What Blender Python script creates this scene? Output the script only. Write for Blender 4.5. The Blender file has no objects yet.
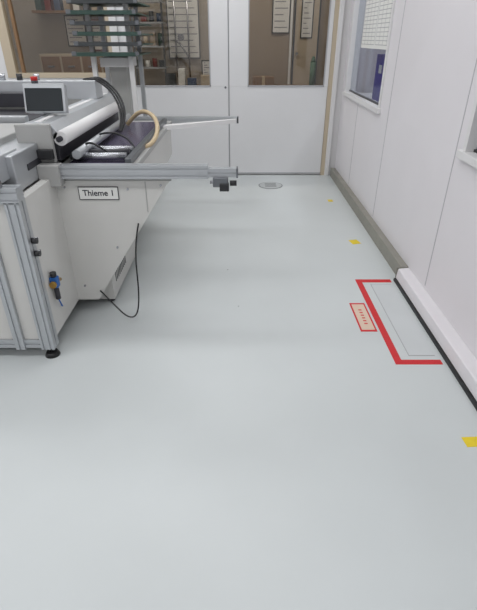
import bpy, bmesh, math, random
from mathutils import Vector, Matrix
random.seed(4)
S=bpy.context.scene
COL=S.collection

# ---------------------------------------------------------------- materials
def mat(name,col,rough=.5,metal=0,noise=0,nscale=8,bump=0,bscale=60,spec=.5):
    m=bpy.data.materials.new(name); m.use_nodes=True
    nt=m.node_tree; b=nt.nodes['Principled BSDF']
    b.inputs['Base Color'].default_value=(*col,1)
    b.inputs['Roughness'].default_value=rough
    b.inputs['Metallic'].default_value=metal
    b.inputs['Specular IOR Level'].default_value=spec
    tc=nt.nodes.new('ShaderNodeTexCoord')
    if noise:
        n=nt.nodes.new('ShaderNodeTexNoise'); n.inputs['Scale'].default_value=nscale; n.inputs['Detail'].default_value=6
        nt.links.new(tc.outputs['Object'],n.inputs['Vector'])
        r=nt.nodes.new('ShaderNodeValToRGB')
        r.color_ramp.elements[0].position=.3; r.color_ramp.elements[1].position=.7
        r.color_ramp.elements[0].color=(*[c*(1-noise) for c in col],1)
        r.color_ramp.elements[1].color=(*[min(1,c*(1+noise)) for c in col],1)
        nt.links.new(n.outputs['Fac'],r.inputs['Fac']); nt.links.new(r.outputs['Color'],b.inputs['Base Color'])
    if bump:
        n=nt.nodes.new('ShaderNodeTexNoise'); n.inputs['Scale'].default_value=bscale
        nt.links.new(tc.outputs['Object'],n.inputs['Vector'])
        bp=nt.nodes.new('ShaderNodeBump'); bp.inputs['Strength'].default_value=bump; bp.inputs['Distance'].default_value=.002
        nt.links.new(n.outputs['Fac'],bp.inputs['Height']); nt.links.new(bp.outputs['Normal'],b.inputs['Normal'])
    return m
def srgb(r,g,b):
    f=lambda c:(c/255/12.92) if c/255<=.04045 else ((c/255+.055)/1.055)**2.4
    return (f(r),f(g),f(b))
def glassmat(name,tint,fac=.1):
    m=bpy.data.materials.new(name); m.use_nodes=True; nt=m.node_tree; nt.nodes.clear()
    o=nt.nodes.new('ShaderNodeOutputMaterial'); mx=nt.nodes.new('ShaderNodeMixShader')
    t=nt.nodes.new('ShaderNodeBsdfTransparent'); g=nt.nodes.new('ShaderNodeBsdfGlossy')
    t.inputs['Color'].default_value=(*tint,1); g.inputs['Roughness'].default_value=.03
    mx.inputs[0].default_value=fac
    nt.links.new(t.outputs[0],mx.inputs[1]); nt.links.new(g.outputs[0],mx.inputs[2]); nt.links.new(mx.outputs[0],o.inputs[0])
    return m

M={}
M['floor']=mat('floor_epoxy',srgb(204,209,209),.36,noise=.035,nscale=1.3,bump=.05,bscale=7,spec=.45)
M['wall']=mat('wall_panel_white',srgb(226,223,226),.45,noise=.012,nscale=3)
M['wallb']=mat('door_panel_white',srgb(222,222,223),.4,noise=.012,nscale=3)
M['trim']=mat('trim_white',srgb(222,221,221),.4)
M['ceil']=mat('ceiling_white',srgb(215,215,215),.8)
M['plinth']=mat('plinth_grey',srgb(142,140,131),.5,noise=.06)
M['plinth2']=mat('plinth_dark',srgb(120,118,108),.5)
M['joint']=mat('joint_grey',srgb(172,172,175),.6)
M['wjoint']=mat('wall_joint',srgb(186,184,188),.6)
M['black']=mat('black_rubber',(.012,.012,.013),.5)
M['blackm']=mat('black_plastic',(.02,.02,.022),.35)
M['red']=mat('red_tape',srgb(206,34,40),.45,noise=.06,nscale=30)
M['redp']=mat('red_plastic',srgb(180,25,20),.35)
M['redd']=mat('dull_red',srgb(120,52,46),.5)
M['yellow']=mat('yellow_tape',srgb(232,206,40),.5,noise=.04,nscale=30)
M['beige']=mat('beige_label',srgb(222,198,178),.5)
M['alu']=mat('aluminium',srgb(188,191,194),.36,.6,noise=.03,nscale=12)
M['alud']=mat('aluminium_dark',srgb(118,121,125),.35,.7)
M['steel']=mat('brushed_steel',srgb(176,178,182),.22,.9)
M['mwhite']=mat('machine_white',srgb(208,207,203),.38,noise=.03,nscale=2.5,bump=.08,bscale=12)
M['mgrey']=mat('machine_grey',srgb(166,166,164),.4,noise=.03)
M['mdark']=mat('machine_dark',srgb(48,48,54),.45,noise=.1)
M['bed']=mat('printing_bed',srgb(96,90,112),.25,.3,noise=.08)
M['screen']=mat('monitor_screen',srgb(34,40,44),.3,spec=.3)
M['blue']=mat('blue_plastic',srgb(30,95,170),.35)
M['blued']=mat('dull_blue',srgb(62,78,104),.5)
M['hose']=mat('beige_hose',srgb(190,170,136),.5,bump=.3,bscale=80)
M['brass']=mat('brass',srgb(190,150,80),.3,.8)
M['paper']=mat('paper',srgb(228,228,224),.7)
M['ink']=mat('ink',(.02,.02,.03),.6)
M['print']=mat('print_grey',srgb(150,150,156),.7)
M['tan']=mat('tan_frame',srgb(190,176,154),.5)
M['backwall']=mat('back_room_wall',srgb(180,172,160),.7,noise=.05,nscale=2)
M['taupe']=mat('taupe_cabinet',srgb(156,142,124),.6,noise=.05,nscale=2)
M['brown']=mat('brown_wood',srgb(132,102,72),.5,noise=.12,nscale=8)
M['dgreen']=mat('tray_green',srgb(50,76,68),.4,noise=.15,nscale=10)
M['green']=mat('green_plastic',srgb(58,104,74),.4)
M['dgrey']=mat('dark_grey',srgb(62,66,68),.45)
M['binder']=mat('violet_blue',srgb(66,56,160),.4)
M['glass']=glassmat('window_glass',(.88,.87,.85),.06)
M['glassr']=glassmat('side_window_glass',(.85,.87,.90),.10)
M['steelb']=mat('floor_steel',srgb(190,194,194),.4,.1)
M['hatch']=mat('floor_hatch_grey',srgb(204,208,209),.4,noise=.03,nscale=4)
M['office']=mat('office_wall',srgb(196,194,202),.7)

# ---------------------------------------------------------------- helpers
def link(o,m,p=None):
    COL.objects.link(o)
    if m is not None: o.data.materials.append(m if not isinstance(m,str) else M[m])
    if p is not None: o.parent=p
    return o
def empty(name):
    e=bpy.data.objects.new(name,None); e.empty_display_size=.1; COL.objects.link(e); return e
def frombm(name,bm,m,p=None):
    me=bpy.data.meshes.new(name); bmesh.ops.recalc_face_normals(bm,faces=bm.faces); bm.to_mesh(me); bm.free()
    o=bpy.data.objects.new(name,me); return link(o,m,p)
def box(name,x0,x1,y0,y1,z0,z1,m,p=None,bev=0,rot=None):
    bm=bmesh.new(); bmesh.ops.create_cube(bm,size=1)
    c=Vector(((x0+x1)/2,(y0+y1)/2,(z0+z1)/2))
    bmesh.ops.scale(bm,vec=(abs(x1-x0),abs(y1-y0),abs(z1-z0)),verts=bm.verts)
    if bev: bmesh.ops.bevel(bm,geom=bm.edges[:],offset=bev,segments=2,affect='EDGES',profile=.5)
    o=frombm(name,bm,m,p); o.location=c
    if rot: o.rotation_euler=rot
    return o
def prism(name,pts,a0,a1,axis,m,p=None,bev=0):
    bm=bmesh.new()
    def mk(a,q):
        return {'x':(a,q[0],q[1]),'y':(q[0],a,q[1]),'z':(q[0],q[1],a)}[axis]
    v0=[bm.verts.new(mk(a0,q)) for q in pts]; v1=[bm.verts.new(mk(a1,q)) for q in pts]
    bm.faces.new(v0); bm.faces.new(v1[::-1]); n=len(pts)
    for i in range(n): bm.faces.new((v0[i],v0[(i+1)%n],v1[(i+1)%n],v1[i]))
    if bev: bmesh.ops.bevel(bm,geom=bm.edges[:],offset=bev,segments=2,affect='EDGES',profile=.5)
    return frombm(name,bm,m,p)
def rod(name,a,b,r,m,p=None,seg=20,r2=None):
    a=Vector(a);b=Vector(b);d=b-a
    bm=bmesh.new(); bmesh.ops.create_cone(bm,cap_ends=True,segments=seg,radius1=r,radius2=r if r2 is None else r2,depth=d.length)
    bm.transform(Matrix.Translation((a+b)/2)@d.to_track_quat('Z','Y').to_matrix().to_4x4())
    o=frombm(name,bm,m,p)
    for f in o.data.polygons: f.use_smooth=len(f.vertices)==4
    return o
def tube(name,pts,r,m,p=None):
    cu=bpy.data.curves.new(name,'CURVE'); cu.dimensions='3D'; cu.bevel_depth=r; cu.bevel_resolution=3; cu.resolution_u=10; cu.use_fill_caps=True
    s=cu.splines.new('NURBS'); s.points.add(len(pts)-1)
    for i,q in enumerate(pts): s.points[i].co=(*q,1)
    s.order_u=4; s.use_endpoint_u=True
    tmp=bpy.data.objects.new(name,cu); COL.objects.link(tmp)
    bpy.context.view_layer.update()
    me=bpy.data.meshes.new_from_object(tmp.evaluated_get(bpy.context.evaluated_depsgraph_get()))
    bpy.data.objects.remove(tmp)
    for f in me.polygons: f.use_smooth=True
    o=bpy.data.objects.new(name,me); me.materials.clear(); return link(o,m,p)
def profile(name,a,b,w,h,m,p=None,up=(0,0,1),nw=1,nh=1):
    a=Vector(a);b=Vector(b);d=(b-a).normalized(); up=Vector(up); s=d.cross(up).normalized(); u=s.cross(d).normalized()
    g=.0045; dp=.006
    def side(n,L):
        res=[(-L/2,0)]
        for i in range(n):
            c=-L/2+L*(i+.5)/n
            res+=[(c-g,0),(c-g,dp),(c+g,dp),(c+g,0)]
        return res
    pts=[]
    for t,dd in side(nw,w): pts.append((t,-h/2+dd))
    for t,dd in side(nh,h): pts.append((w/2-dd,t))
    for t,dd in side(nw,w): pts.append((-t,h/2-dd))
    for t,dd in side(nh,h): pts.append((-w/2+dd,-t))
    bm=bmesh.new()
    v0=[bm.verts.new(a+s*x+u*y) for x,y in pts]; v1=[bm.verts.new(b+s*x+u*y) for x,y in pts]; n=len(pts)
    bm.faces.new(v0); bm.faces.new(v1[::-1])
    for i in range(n): bm.faces.new((v0[i],v0[(i+1)%n],v1[(i+1)%n],v1[i]))
    return frombm(name,bm,m,p)
def text(name,s,loc,size,m,p=None,rot=(math.pi/2,0,0),ext=.0004):
    cu=bpy.data.curves.new(name,'FONT'); cu.body=s; cu.size=size; cu.align_x='CENTER'; cu.align_y='CENTER'; cu.extrude=ext; cu.offset=.0008
    tmp=bpy.data.objects.new(name,cu); COL.objects.link(tmp); bpy.context.view_layer.update()
    me=bpy.data.meshes.new_from_object(tmp.evaluated_get(bpy.context.evaluated_depsgraph_get()))
    bpy.data.objects.remove(tmp); me.materials.clear()
    o=bpy.data.objects.new(name,me); o.location=loc; o.rotation_euler=rot; return link(o,m,p)

BY=5.85
WX=1.20
LX=-4.2; FY=-2.6; CZ=2.9
# ---------------------------------------------------------------- shell
box('floor',LX-.1,3.3,FY-.1,8.3,-.1,0,'floor')
box('ceiling',LX-.1,3.3,FY-.1,8.3,CZ,CZ+.1,'ceil')
box('wall_left',LX-.1,LX,FY-.1,8.3,0,CZ,'wall')
box('wall_front',LX,3.2,FY-.1,FY,0,CZ,'wall')
box('wall_outer_right',3.2,3.3,FY,8.3,0,CZ,'office')
box('wall_outer_back',LX,3.2,8.2,8.3,0,CZ,'backwall')

W=empty('wall_right')
def wr(n,y0,y1,z0,z1,m='wall',x0=WX,x1=WX+.1): return box(n,x0,x1,y0,y1,z0,z1,m,W)
wr('lower_panels',FY,BY,0,.97)
wr('upper_panels',FY,BY,2.05,CZ)
wr('pier_between_windows',2.52,4.20,.97,2.05)
wr('pier_at_back',5.66,BY,.97,2.05)
wr('pier_front',FY,.9,.97,2.05)
for i,y in enumerate((2.62,3.95,5.0,1.2)):
    z1=2.05 if y in(2.62,3.95) else .95
    box('joint_strip_%d'%i,WX-.002,WX+.001,y-.004,y+.004,.12,z1,'wjoint',W)
prism('near_lower_rail',[(WX-.080,.020),(WX-.074,.088),(WX-.068,.092),(WX,.098),(WX,.020)],FY,2.93,'y','wall',W,.0015)
box('gap_strip',WX-.094,WX,FY,2.93,0,.018,'black',W)
box('baseboard_right',WX-.055,WX,2.94,BY-.06,0,.10,'plinth',bev=.003)
box('baseboard_right_end',WX-.08,WX,2.93,2.945,0,.095,'plinth2')
def sidewin(name,y0,y1,z0,z1):
    E=empty(name); f=.035
    box('sill',WX-.03,WX+.1,y0-.03,y1+.03,z0-.03,z0+.012,'trim',E,.004)
    box('head',WX-.01,WX+.1,y0,y1,z1-f,z1,'trim',E)
    box('jamb_a',WX-.012,WX+.1,y0,y0+f,z0,z1,'trim',E)
    box('jamb_b',WX-.012,WX+.1,y1-f,y1,z0,z1,'trim',E)
    box('gasket_bottom',WX+.03,WX+.05,y0+f,y1-f,z0+.012,z0+.025,'blackm',E)
    box('gasket_side',WX+.03,WX+.05,y0+f,y0+f+.012,z0,z1,'blackm',E)
    box('pane',WX+.04,WX+.046,y0+f,y1-f,z0,z1-f,'glassr',E)
    return E
w1=sidewin('window_1',4.20,5.66,.97,2.05)
w2=sidewin('window_2',.90,2.52,.97,2.05)
P=empty('wall_schedule_sheets')
for k,(y0,y1,z0,z1) in enumerate(((4.26,4.78,1.41,1.98),(4.785,5.3,1.41,1.98))):
    box('sheet_%d'%k,WX+.030,WX+.033,y0,y1,z0,z1,'paper',P)
    for r in range(16):
        z=z0+.03+r*(z1-z0-.05)/16
        box('line_%d_%d'%(k,r),WX+.0295,WX+.0301,y0+.02,y1-.02,z,z+.004,'print',P)
    for c in range(5):
        y=y0+.02+c*(y1-y0-.04)/4
        box('col_%d_%d'%(k,c),WX+.0295,WX+.0301,y-.002,y+.002,z0+.03,z1-.03,'print',P)
SR=empty('office_cabinet')
box('body',2.3,2.9,3.6,5.75,0,1.15,'mgrey',SR,.01)
box('top',2.28,2.92,3.58,5.77,1.15,1.18,'trim',SR)
box('door_gap',2.295,2.301,4.9,4.91,.05,1.12,'black',SR)
DK=empty('office_desk')
box('desk_top',1.33,1.95,4.1,5.8,.92,.95,'trim',DK,.004)
for i,(x,y) in enumerate(((1.38,4.15),(1.9,4.15),(1.38,5.75),(1.9,5.75))): box('leg_%d'%i,x-.02,x+.02,y-.02,y+.02,0,.92,'alu',DK)
BD=empty('violet_folder')
box('cover',1.36,1.368,4.80,5.12,.95,1.36,'binder',BD,.002)
box('pages',1.368,1.40,4.82,5.10,.955,1.34,'paper',BD)
box('back_cover',1.40,1.408,4.80,5.12,.95,1.36,'binder',BD,.002)
box('title_slip',1.358,1.36,4.90,5.0,1.20,1.27,'paper',BD)

B=empty('wall_back')
def wb(n,x0,x1,z0,z1,m='wallb',y0=BY,y1=BY+.08,b=0): return box(n,x0,x1,y0,y1,z0,z1,m,B,b)
wb('header',LX,WX,2.3,CZ)
wb('lower_left_panel',LX,-1.33,0,1.10)
wb('left_edge',LX,-2.62,1.10,2.3)
wb('corner_post',1.10,WX,0,2.3,'trim')
wb('side_room_partition',WX+.1,3.2,0,CZ,'office')
box('frame_trim',1.075,1.125,BY-.05,BY,0,2.3,'trim',B,.004)
box('frame_tan',1.03,1.075,BY-.02,BY+.02,0,2.3,'tan',B)
box('mullion',-1.40,-1.32,BY-.03,BY+.08,0,2.3,'trim',B,.004)
box('skirting',LX,-1.32,BY-.015,BY,0,.08,'plinth',B)
def leaf(name,x0,x1,gx0,gx1):
    E=empty(name); y0,y1=BY-.005,BY+.055
    box('bottom_panel',x0,x1,y0,y1,.012,1.01,'wallb',E,.003)
    box('stile_a',x0,gx0,y0,y1,1.01,2.28,'wallb',E)
    box('stile_b',gx1,x1,y0,y1,1.01,2.28,'wallb',E)
    box('top_rail',gx0,gx1,y0,y1,2.15,2.28,'wallb',E)
    for n,a in (('bead_l',(gx0,gx0+.012)),('bead_r',(gx1-.012,gx1))): box(n,a[0],a[1],y0-.006,y0+.01,1.01,2.15,'joint',E)
    box('bead_b',gx0,gx1,y0-.006,y0+.01,1.005,1.022,'joint',E)
    box('pane',gx0,gx1,BY+.02,BY+.026,1.01,2.15,'glass',E)
    box('kick_seal',x0,x1,y0-.004,y0,.012,.03,'joint',E)
    return E
d1=leaf('door_1',-1.318,-.118,-1.19,-.317)
d2=leaf('door_2',-.104,1.028,.105,.985)
box('gap_seal',-.118,-.104,BY+.01,BY+.03,.01,2.28,'joint',d1)
rod('lock',(-.15,BY-.012,1.0),(-.15,BY,1.0),.012,'alud',d1)
G=empty('window_3')
box('frame_bottom',-2.62,-1.40,BY-.02,BY+.07,1.10,1.15,'tan',G)
box('frame_left',-2.62,-2.52,BY-.02,BY+.07,1.15,2.3,'tan',G)
box('frame_right',-1.44,-1.40,BY-.02,BY+.07,1.15,2.3,'tan',G)
box('frame_mid',-2.46,-2.43,BY,BY+.05,1.15,2.3,'brown',G)
box('pane',-2.52,-1.44,BY+.02,BY+.026,1.15,2.3,'glass',G)

# back room contents
R=empty('back_room_partition')
box('panel',-4.1,3.1,7.55,7.6,0,CZ,'backwall',R)
box('panel_right_dark',.06,1.3,7.52,7.55,0,CZ,'taupe',R)
C=empty('back_room_counter')
box('top',-2.9,1.15,7.1,7.5,.86,.90,'brown',C); box('front',-2.9,1.15,7.13,7.48,0,.86,'taupe',C)
def framed(name,x0,x1,z0,z1,y=7.5,fm='dgrey',pm='paper',lines=6,E=None):
    E=E or empty(name); box('frame',x0-.015,x1+.015,y,y+.018,z0-.015,z1+.015,fm,E); box('sheet',x0,x1,y-.004,y,z0,z1,pm,E)
    for i in range(lines):
        z=z0+(z1-z0)*(i+.7)/(lines+.5); box('line_%d'%i,x0+.02,x1-.02-.03*(i%3),y-.006,y-.004,z,z+.012,'print',E)
framed('notice_poster',.48,.70,1.56,2.05)
framed('wall_chart',-.98,-.56,1.25,1.98,pm='paper',fm='alud',lines=9)
framed('safety_notice',-.52,-.40,1.0,1.2)
framed('instruction_sheet',-2.4,-2.15,1.4,1.75)
framed('instruction_sheet.001',-2.08,-1.9,1.35,1.7,fm='redd')
framed('instruction_sheet.002',-1.82,-1.62,1.42,1.70,fm='dgrey')
dr=empty('cabinet_door')
box('leaf',.78,1.12,7.49,7.51,.9,2.2,'tan',dr)
for n,a in (('e_l',(.77,.79)),('e_r',(1.11,1.13))): box(n,a[0],a[1],7.475,7.5,.9,2.2,'dgrey',dr)
box('e_c',.72,.75,7.47,7.5,.9,2.2,'paper',dr)
rod('knob',(.83,7.46,1.3),(.83,7.5,1.3),.018,'steel',dr)
framed('inspection_slip',.88,1.02,1.5,1.95,y=7.478,lines=7,E=dr)
bx=empty('cardboard_box'); box('carton',.2,.5,7.15,7.4,.90,1.02,'brown',bx,.004); box('tape',.33,.37,7.149,7.401,.90,1.021,'hose',bx)
bt=empty('green_bottle'); rod('body',(1.05,7.3,.9),(1.05,7.3,1.2),.04,'green',bt); rod('neck',(1.05,7.3,1.2),(1.05,7.3,1.27),.04,'green',bt,r2=.015)
sh=empty('metal_shelf')
for x in (-1.42,-1.02): box('upright_%d'%int(x*-100),x-.012,x+.012,7.2,7.23,.9,2.1,'alud',sh)
for i,z in enumerate((1.12,1.38,1.66,1.9)): box('shelf_%d'%i,-1.43,-1.01,7.2,7.45,z,z+.02,'alu',sh)
cols=['dgreen','paper','redd','dgrey','blued','tan','taupe']
for i in range(16):
    z=(1.14,1.40,1.68,1.92)[i//4]; x=-1.37+(i%4)*.1
    h=random.uniform(.07,.17)
    if i%3: rod('can_%d'%i,(x,7.28,z),(x,7.28,z+h),.032,cols[i%7],sh)
    else: box('carton_%d'%i,x-.035,x+.035,7.23,7.33,z,z+h,cols[i%7],sh,.003)
pipes=empty('wall_pipework')
for i,x in enumerate((-.88,-.7,-.36,-.3)): rod('pipe_%d'%i,(x,7.44,1.0),(x,7.44,2.2),.012,'steel',pipes)
tube('bend',[(-.88,7.44,1.45),(-.8,7.40,1.45),(-.75,7.38,1.3),(-.7,7.44,1.25)],.012,'steel',pipes)
rod('valve',(-.8,7.42,1.5),(-.8,7.34,1.5),.045,'steel',pipes)
tools=empty('bench_tools')
for i,(x,w,h,c) in enumerate(((-.95,.12,.16,'dgrey'),(-.8,.09,.22,'paper'),(-.66,.12,.10,'blued'),(-.45,.16,.14,'tan'),(-.22,.14,.2,'steel'))):
    box('item_%d'%i,x-w/2,x+w/2,7.18,7.32,.90,.90+h,c,tools,.006)
cab=empty('tool_cabinet')
box('carcass',-2.75,-1.6,7.2,7.46,.90,1.3,'tan',cab,.005)
for i in range(4): box('drawer_%d'%i,-2.72+i*.28,-2.47+i*.28,7.19,7.2,.95,1.27,'brown',cab); box('pull_%d'%i,-2.64+i*.28,-2.55+i*.28,7.17,7.19,1.14,1.16,'steel',cab)
lamp=empty('wall_shelf')
box('board',-2.75,-1.55,7.25,7.55,1.78,1.81,'brown',lamp)
for i in range(9): box('item_%d'%i,-2.7+i*.125,-2.62+i*.125,7.28,7.42,1.81,1.81+random.uniform(.08,.2),cols[(i*2)%7],lamp,.004)

# ---------------------------------------------------------------- floor marks
T=empty('red_floor_marking')
box('strip_long',.835,.875,1.95,2.94,0,.0015,'red',T)
box('strip_near',.875,1.085,1.95,1.99,0,.0015,'red',T)
box('strip_far',.875,1.085,2.895,2.94,0,.0015,'red',T)
H=empty('floor_hatch')
box('plate',.93,1.07,2.03,2.86,0,.002,'hatch',H)
for n,a in (('seam_l',(.927,.93,2.03,2.86)),('seam_f',(.927,1.07,2.86,2.863)),('seam_n',(.927,1.07,2.027,2.03))): box(n,*a,0,.0022,'joint',H)
L=empty('floor_label')
box('backing',.722,.820,2.265,2.60,0,.0015,'red',L)
box('paper',.732,.810,2.283,2.582,.0015,.0022,'beige',L)
for i in range(6): box('letter_%d'%i,.762,.782,2.345+i*.032,2.357+i*.032,.0022,.0027,'red',L)
def ytape(name,x,y,w,h,a):
    o=box(name,x-w/2,x+w/2,y-h/2,y+h/2,0,.0015,'yellow'); o.rotation_euler=(0,0,a)
ytape('yellow_floor_tape',.985,3.64,.075,.09,.25)
ytape('yellow_floor_tape.001',1.005,1.41,.075,.055,.05)
ytape('yellow_floor_tape.002',.975,4.78,.05,.07,0)
D=empty('floor_drain_cover')
def disc(n,rx,ry,h,m):
    bm=bmesh.new(); bmesh.ops.create_circle(bm,cap_ends=True,segments=48,radius=1)
    bmesh.ops.scale(bm,vec=(rx,ry,1),verts=bm.verts)
    r=bmesh.ops.extrude_face_region(bm,geom=bm.faces[:]); bmesh.ops.translate(bm,vec=(0,0,h),verts=[v for v in r['geom'] if isinstance(v,bmesh.types.BMVert)])
    o=frombm(n,bm,m,D); o.location=(.375,5.36,0)
disc('ring',.14,.14,.003,'alud'); disc('plate',.130,.130,.004,'steelb'); 
for i in range(4): box('slot_%d'%i,.31,.44,5.29+i*.045,5.302+i*.045,.004,.0048,'dgrey',D)
K=empty('floor_specks')
for i,(x,y) in enumerate(((-.0,2.56),(-.08,3.1))):
    rod('speck_%d'%i,(x,y,0),(x,y,.002),.0035,'dgrey',K,8)

# ---------------------------------------------------------------- printing machine
A=empty('screen_printing_machine')
def mb(n,x0,x1,y0,y1,z0,z1,m,b=.004,rot=None): return box(n,x0,x1,y0,y1,z0,z1,m,A,b,rot)
prof=lambda n,a,b,w=.06,h=.06,**k: profile(n,a,b,w,h,'alu',A,**k)
prof('post_near_right',(-1.015,2.035,.06),(-1.015,2.035,.86),.07,.07,up=(0,1,0),nw=2,nh=1)
prof('post_near_mid',(-1.16,2.035,.06),(-1.16,2.035,.86),.05,.07,up=(0,1,0),nw=1,nh=1)
prof('post_near_left',(-2.1,2.035,.06),(-2.1,2.035,.86),.07,.07,up=(0,1,0))
prof('beam_bottom_near',(-2.07,2.035,.09),(-1.05,2.035,.09),.05,.05)
prof('beam_top_near',(-2.1,2.035,.89),(-.98,2.035,.89),.07,.07,nh=2)
mb('panel_near_strip',-1.135,-1.05,2.02,2.035,.115,.86,'mwhite',.002)
mb('panel_near',-2.065,-1.185,2.02,2.035,.115,.86,'mwhite',.002)
mb('core',-2.1,-1.03,2.05,4.2,.10,.84,'mwhite')
mb('side_panel',-1.03,-.985,2.075,2.50,.10,.86,'mwhite',.003)
prof('post_far_right',(-1.015,4.2,.06),(-1.015,4.2,.86),.07,.07,up=(0,1,0))
for i,(x,y) in enumerate(((-1.015,2.04),(-2.1,2.04),(-1.015,4.18),(-2.1,4.18))):
    rod('foot_stem_%d'%i,(x,y,.02),(x,y,.075),.012,'steel',A)
    rod('foot_pad_%d'%i,(x,y,0),(x,y,.024),.040,'black',A,r2=.03)
prism('hull',[(-.99,.10),(-.86,.10),(-.40,.80),(-.36,.84),(-.36,.86),(-.99,.86)],2.47,2.60,'y','mwhite',A,.004)
prism('hull_rear',[(-1.02,.10),(-.90,.10),(-.58,.62),(-.58,.855),(-1.02,.855)],2.60,4.15,'y','mwhite',A,.004)
mb('hull_seam',-.505,-.500,2.4675,2.471,.66,.83,'mgrey',0)
mb('hull_lip',-.99,-.36,2.462,2.472,.835,.86,'mgrey',.002)
mb('lower_cabinet',-1.0,-.80,2.60,3.35,.03,.36,'mwhite')
for i in range(9): mb('vent_%d'%i,-.801,-.797,2.68+i*.035,2.690+i*.035,.12,.30,'dgrey',0)
for i,(y) in enumerate((2.65,3.3)): rod('cab_foot_%d'%i,(-.84,y,0),(-.84,y,.03),.025,'black',A)
mb('label_plate',-.865,-.655,2.464,2.470,.735,.80,'paper',.001)
for n,a in (('lb_t',(-.868,-.652,.80,.803)),('lb_b',(-.868,-.652,.732,.735)),('lb_l',(-.868,-.865,.732,.803)),('lb_r',(-.655,-.652,.732,.803))):
    mb(n,a[0],a[1],2.463,2.470,a[2],a[3],'ink',0)
text('label_text','Thieme 1',(-.76,2.4635,.768),.045,'ink',A)
prof('rail_near',(-.98,2.45,.89),(-.16,2.45,.89),.05,.07,nh=2)
prof('rail_near_thin',(-.40,2.45,.885),(-.01,2.45,.885),.035,.045,nh=1)
mb('rail_near_cap',-.012,-.002,2.425,2.475,.86,.91,'alud',.002)
mb('rail_bracket',-1.04,-.93,2.40,2.47,.82,.93,'mgrey')
prof('rail_far',(-.98,4.2,.89),(-.01,4.2,.89),.05,.05)
mb('rail_far_cap',-.012,.0,4.17,4.23,.865,.915,'blackm',.002)
prism('cross_bar',[(-.62,3.75),(-.02,4.12),(-.02,4.16),(-.64,3.82)],.875,.905,'z','trim',A)
mb('clamp_body',-.135,-.055,2.41,2.47,.815,.865,'alud')
mb('clamp_block',-.10,-.05,2.40,2.44,.795,.835,'blackm')
rod('clamp_knob',(-.045,2.42,.835),(-.01,2.42,.835),.014,'blackm',A)
rod('clamp_screw',(-.15,2.42,.84),(-.10,2.42,.84),.008,'steel',A)
mb('bed_base',-.98,-.56,2.52,4.12,.86,.895,'mgrey')
mb('bed_surface',-.93,-.60,2.56,4.0,.895,.903,'bed',.001)
mb('bed_side_plate',-.62,-.585,2.56,4.0,.895,.93,'alud')
for i in range(3): rod('bed_roller_%d'%i,(-.93,2.62+i*.09,.93),(-.62,2.62+i*.09,.93),.02,'steel' if i!=1 else 'mdark',A)
mb('console_beam',-1.26,-1.04,2.16,3.9,.86,1.03,'alu',.006)
mb('console_slot',-1.041,-1.036,2.3,3.8,.93,.96,'mdark',0)
prism('console_cover',[(-1.12,1.05),(-1.10,1.12),(-.97,1.12),(-.93,1.07),(-.95,1.04),(-1.10,1.02)],2.50,3.95,'y','alu',A,.004)
mb('cover_slot',-1.055,-1.025,2.53,3.93,1.118,1.124,'trim',.001)
rod('film_roll',(-.925,2.50,1.045),(-.925,3.75,1.045),.036,'trim',A,32)
rod('film_roll_core',(-.925,2.47,1.045),(-.925,3.80,1.045),.014,'mdark',A)
rod('grey_roller',(-.87,2.54,.955),(-.87,3.9,.955),.024,'alu',A)
mb('cover_dark_under',-1.04,-.95,2.52,3.9,.93,1.02,'mdark')
mb('end_plate',-1.14,-.96,2.47,2.50,.93,1.12,'mgrey',.006)
mb('end_knob_plate',-1.04,-.96,2.44,2.47,.95,1.0,'blackm')
mb('front_box',-2.1,-1.07,2.02,2.30,.925,1.04,'alu',.006)
mb('front_box_top',-2.1,-1.2,2.3,2.9,.95,1.06,'mgrey',.006)
rod('dial_rim',(-1.09,2.025,.94),(-1.09,1.98,.94),.045,'steel',A,32)
rod('dial_face',(-1.09,1.982,.94),(-1.09,1.975,.94),.036,'paper',A,32)
rod('dial_hub',(-1.09,1.977,.94),(-1.09,1.962,.94),.010,'alud',A,16)
mb('monitor_arm',-1.12,-1.08,2.83,2.88,1.0,1.16,'alud')
mb('monitor_housing',-1.185,-.955,2.76,2.81,1.13,1.28,'alu',.008,(-.25,0,0))
mb('monitor_glass',-1.17,-.97,2.750,2.76,1.145,1.262,'screen',.002,(-.25,0,0))
rod('emergency_base',(-1.12,2.80,1.27),(-1.12,2.80,1.295),.018,'mdark',A)
rod('emergency_button',(-1.12,2.80,1.295),(-1.12,2.80,1.315),.018,'redp',A)
mb('gantry_beam',-2.1,-1.0,3.55,3.72,1.12,1.24,'alu',.006)
mb('gantry_cover',-2.0,-1.35,3.45,3.55,1.08,1.17,'mdark')
mb('gantry_post_r',-1.09,-1.0,3.57,3.70,1.0,1.12,'mgrey')
mb('gantry_post_l',-2.1,-2.0,3.57,3.70,.84,1.12,'mgrey')
mb('screen_frame_near',-2.05,-1.28,2.95,3.0,1.04,1.09,'alu')
mb('screen_mesh',-2.05,-1.28,3.0,3.5,1.05,1.06,'mdark',0)
mb('rear_box',-2.1,-1.3,3.8,4.15,.84,1.15,'mgrey')
for i in range(5): rod('gantry_valve_%d'%i,(-1.9+i*.12,3.6,1.24),(-1.9+i*.12,3.6,1.28),.02,'blackm' if i%2 else 'steel',A)
for i in range(3):
    o=.022*i
    tube('cable_%d'%i,[(-1.1+o,3.62,1.24),(-1.04+o,3.60,1.26+o*.3),(-.94+o,3.56,1.22),(-.84+o*.9,3.48,1.13),(-.80+o*.6,3.40,1.02),(-.82+o*.3,3.34,.94)],.007,'black',A)
tube('cable_low',[(-.86,2.7,.98),(-.82,2.66,1.0),(-.78,2.64,.98),(-.74,2.66,.95),(-.72,2.7,.91)],.006,'black',A)
tube('cable_low_2',[(-.86,3.0,.98),(-.80,2.96,1.0),(-.72,2.94,1.0),(-.64,2.9,.95),(-.62,2.86,.91)],.006,'black',A)
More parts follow.
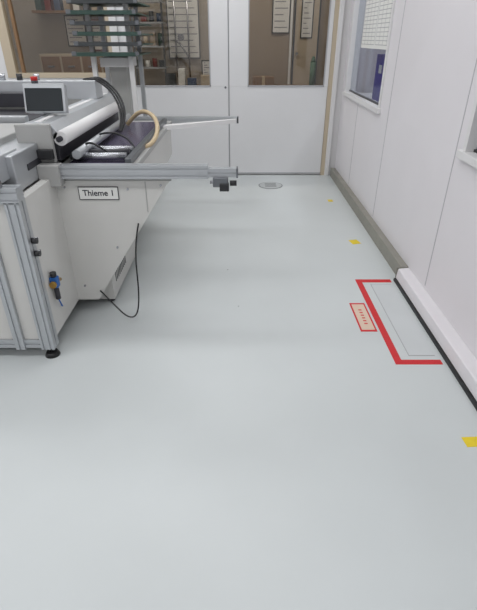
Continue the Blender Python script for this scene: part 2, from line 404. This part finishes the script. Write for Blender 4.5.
tube('beige_hose',[(-.84,3.7,.93),(-.75,3.66,1.03),(-.66,3.6,1.04),(-.57,3.45,1.0),(-.54,3.25,.93),(-.56,3.05,.90),(-.60,3.0,.90)],.015,'hose',A)
tube('hanging_cable',[(-.56,2.455,.60),(-.60,2.44,.45),(-.59,2.42,.25),(-.60,2.38,.06),(-.64,2.36,.03),(-.70,2.38,.05),(-.78,2.43,.12),(-.84,2.46,.17)],.0045,'black',A)
for i,z in enumerate((.665,.60)):
    rod('side_knob_%d'%i,(-.985,2.04,z),(-.955,2.04,z),.014,'blackm',A)
    rod('side_knob_stem_%d'%i,(-.985,2.06,z),(-.965,2.075,z),.006,'steel',A)
mb('regulator_body',-.985,-.945,2.13,2.17,.36,.42,'blue',.006)
rod('regulator_cap',(-.965,2.15,.42),(-.965,2.15,.445),.016,'blackm',A)
rod('regulator_gauge',(-.965,2.13,.385),(-.965,2.115,.385),.018,'brass',A)
rod('regulator_bowl',(-.965,2.15,.29),(-.965,2.15,.36),.014,'mdark',A)
rod('regulator_outlet',(-.965,2.17,.39),(-.965,2.22,.37),.010,'brass',A)
tube('air_line',[(-.965,2.15,.29),(-.955,2.15,.24),(-.96,2.18,.22),(-.98,2.2,.22)],.004,'blue',A)
for i,(x,z) in enumerate(((-.42,.81),(-.60,.79),(-.94,.80),(-.93,.2),(-.70,.45))): rod('bolt_%d'%i,(x,2.471,z),(x,2.462,z),.006,'steel',A,10)

# ---------------------------------------------------------------- drying rack
Q=empty('drying_rack')
for x in (-1.32,-.98):
    for y in (4.75,5.2): box('post',x-.02,x+.02,y-.02,y+.02,.10,1.98,'trim' if y<5 else 'alu',Q)
for x in (-1.32,-.98):
    for y in (4.75,5.2): rod('caster',(x-.012,y,.05),(x+.012,y,.05),.05,'black',Q)
box('base',-1.40,-.90,4.7,5.25,.10,.14,'alud',Q)
box('column',-1.22,-1.06,4.9,5.05,.14,1.34,'mgrey',Q,.005)
box('column_head',-1.28,-1.0,4.8,5.1,1.26,1.34,'trim',Q,.005)
for i in range(9):
    z=1.36+i*.078; dx=random.uniform(-.03,.03)
    x0,x1=-1.44+dx,-.85+dx
    box('tray_%d'%i,x0,x1,4.62,5.25,z,z+.012,'dgreen',Q)
    box('tray_lip_%d'%i,x0,x1,4.60,4.625,z-.006,z+.026,'dgrey' if i%2 else 'dgreen',Q,.003)
    box('tray_edge_%d'%i,x0,x0+.04,4.598,4.63,z,z+.032,'alud',Q)
    box('tray_edge_r_%d'%i,x1-.03,x1,4.598,4.63,z,z+.032,'alud',Q)

# ---------------------------------------------------------------- lights
def fixture(name,x,y,sx,sy,power,z=CZ,col=(.985,.99,1)):
    E=empty(name)
    box('housing',x-sx/2-.03,x+sx/2+.03,y-sy/2-.03,y+sy/2+.03,z-.06,z,'trim',E,.004)
    l=bpy.data.lights.new('tube','AREA'); l.shape='RECTANGLE'; l.size=sx; l.size_y=sy; l.energy=power; l.color=col
    o=bpy.data.objects.new('tube',l); COL.objects.link(o); o.location=(x,y,z-.065); o.parent=E
i=0
for y in (-1.2,1.1,3.0,4.9):
    for x in (-2.7,-.3):
        fixture('ceiling_light'+('' if i==0 else '.%03d'%i),x,y,2.2,.35,18.5 if y<4 else 20); i+=1
for x in (-2.2,-.5,.8):
    fixture('ceiling_light.%03d'%i,x,6.7,1.2,.25,9,col=(1,.94,.86)); i+=1
fixture('ceiling_light.%03d'%i,2.2,4.4,.3,1.6,22); i+=1
w=bpy.data.worlds.new('World'); S.world=w; w.use_nodes=True
w.node_tree.nodes['Background'].inputs[0].default_value=(.8,.85,.9,1); w.node_tree.nodes['Background'].inputs[1].default_value=.3

# ---------------------------------------------------------------- camera
cd=bpy.data.cameras.new('camera'); cam=bpy.data.objects.new('camera',cd); COL.objects.link(cam)
cam.location=(0,0,1.5); cam.rotation_euler=(math.radians(90-30.2),0,0)
cd.sensor_fit='VERTICAL'; cd.sensor_height=24; cd.lens=24*460/610; cd.clip_start=.02
S.camera=cam
S.view_settings.view_transform='Standard'
S.view_settings.look='None'
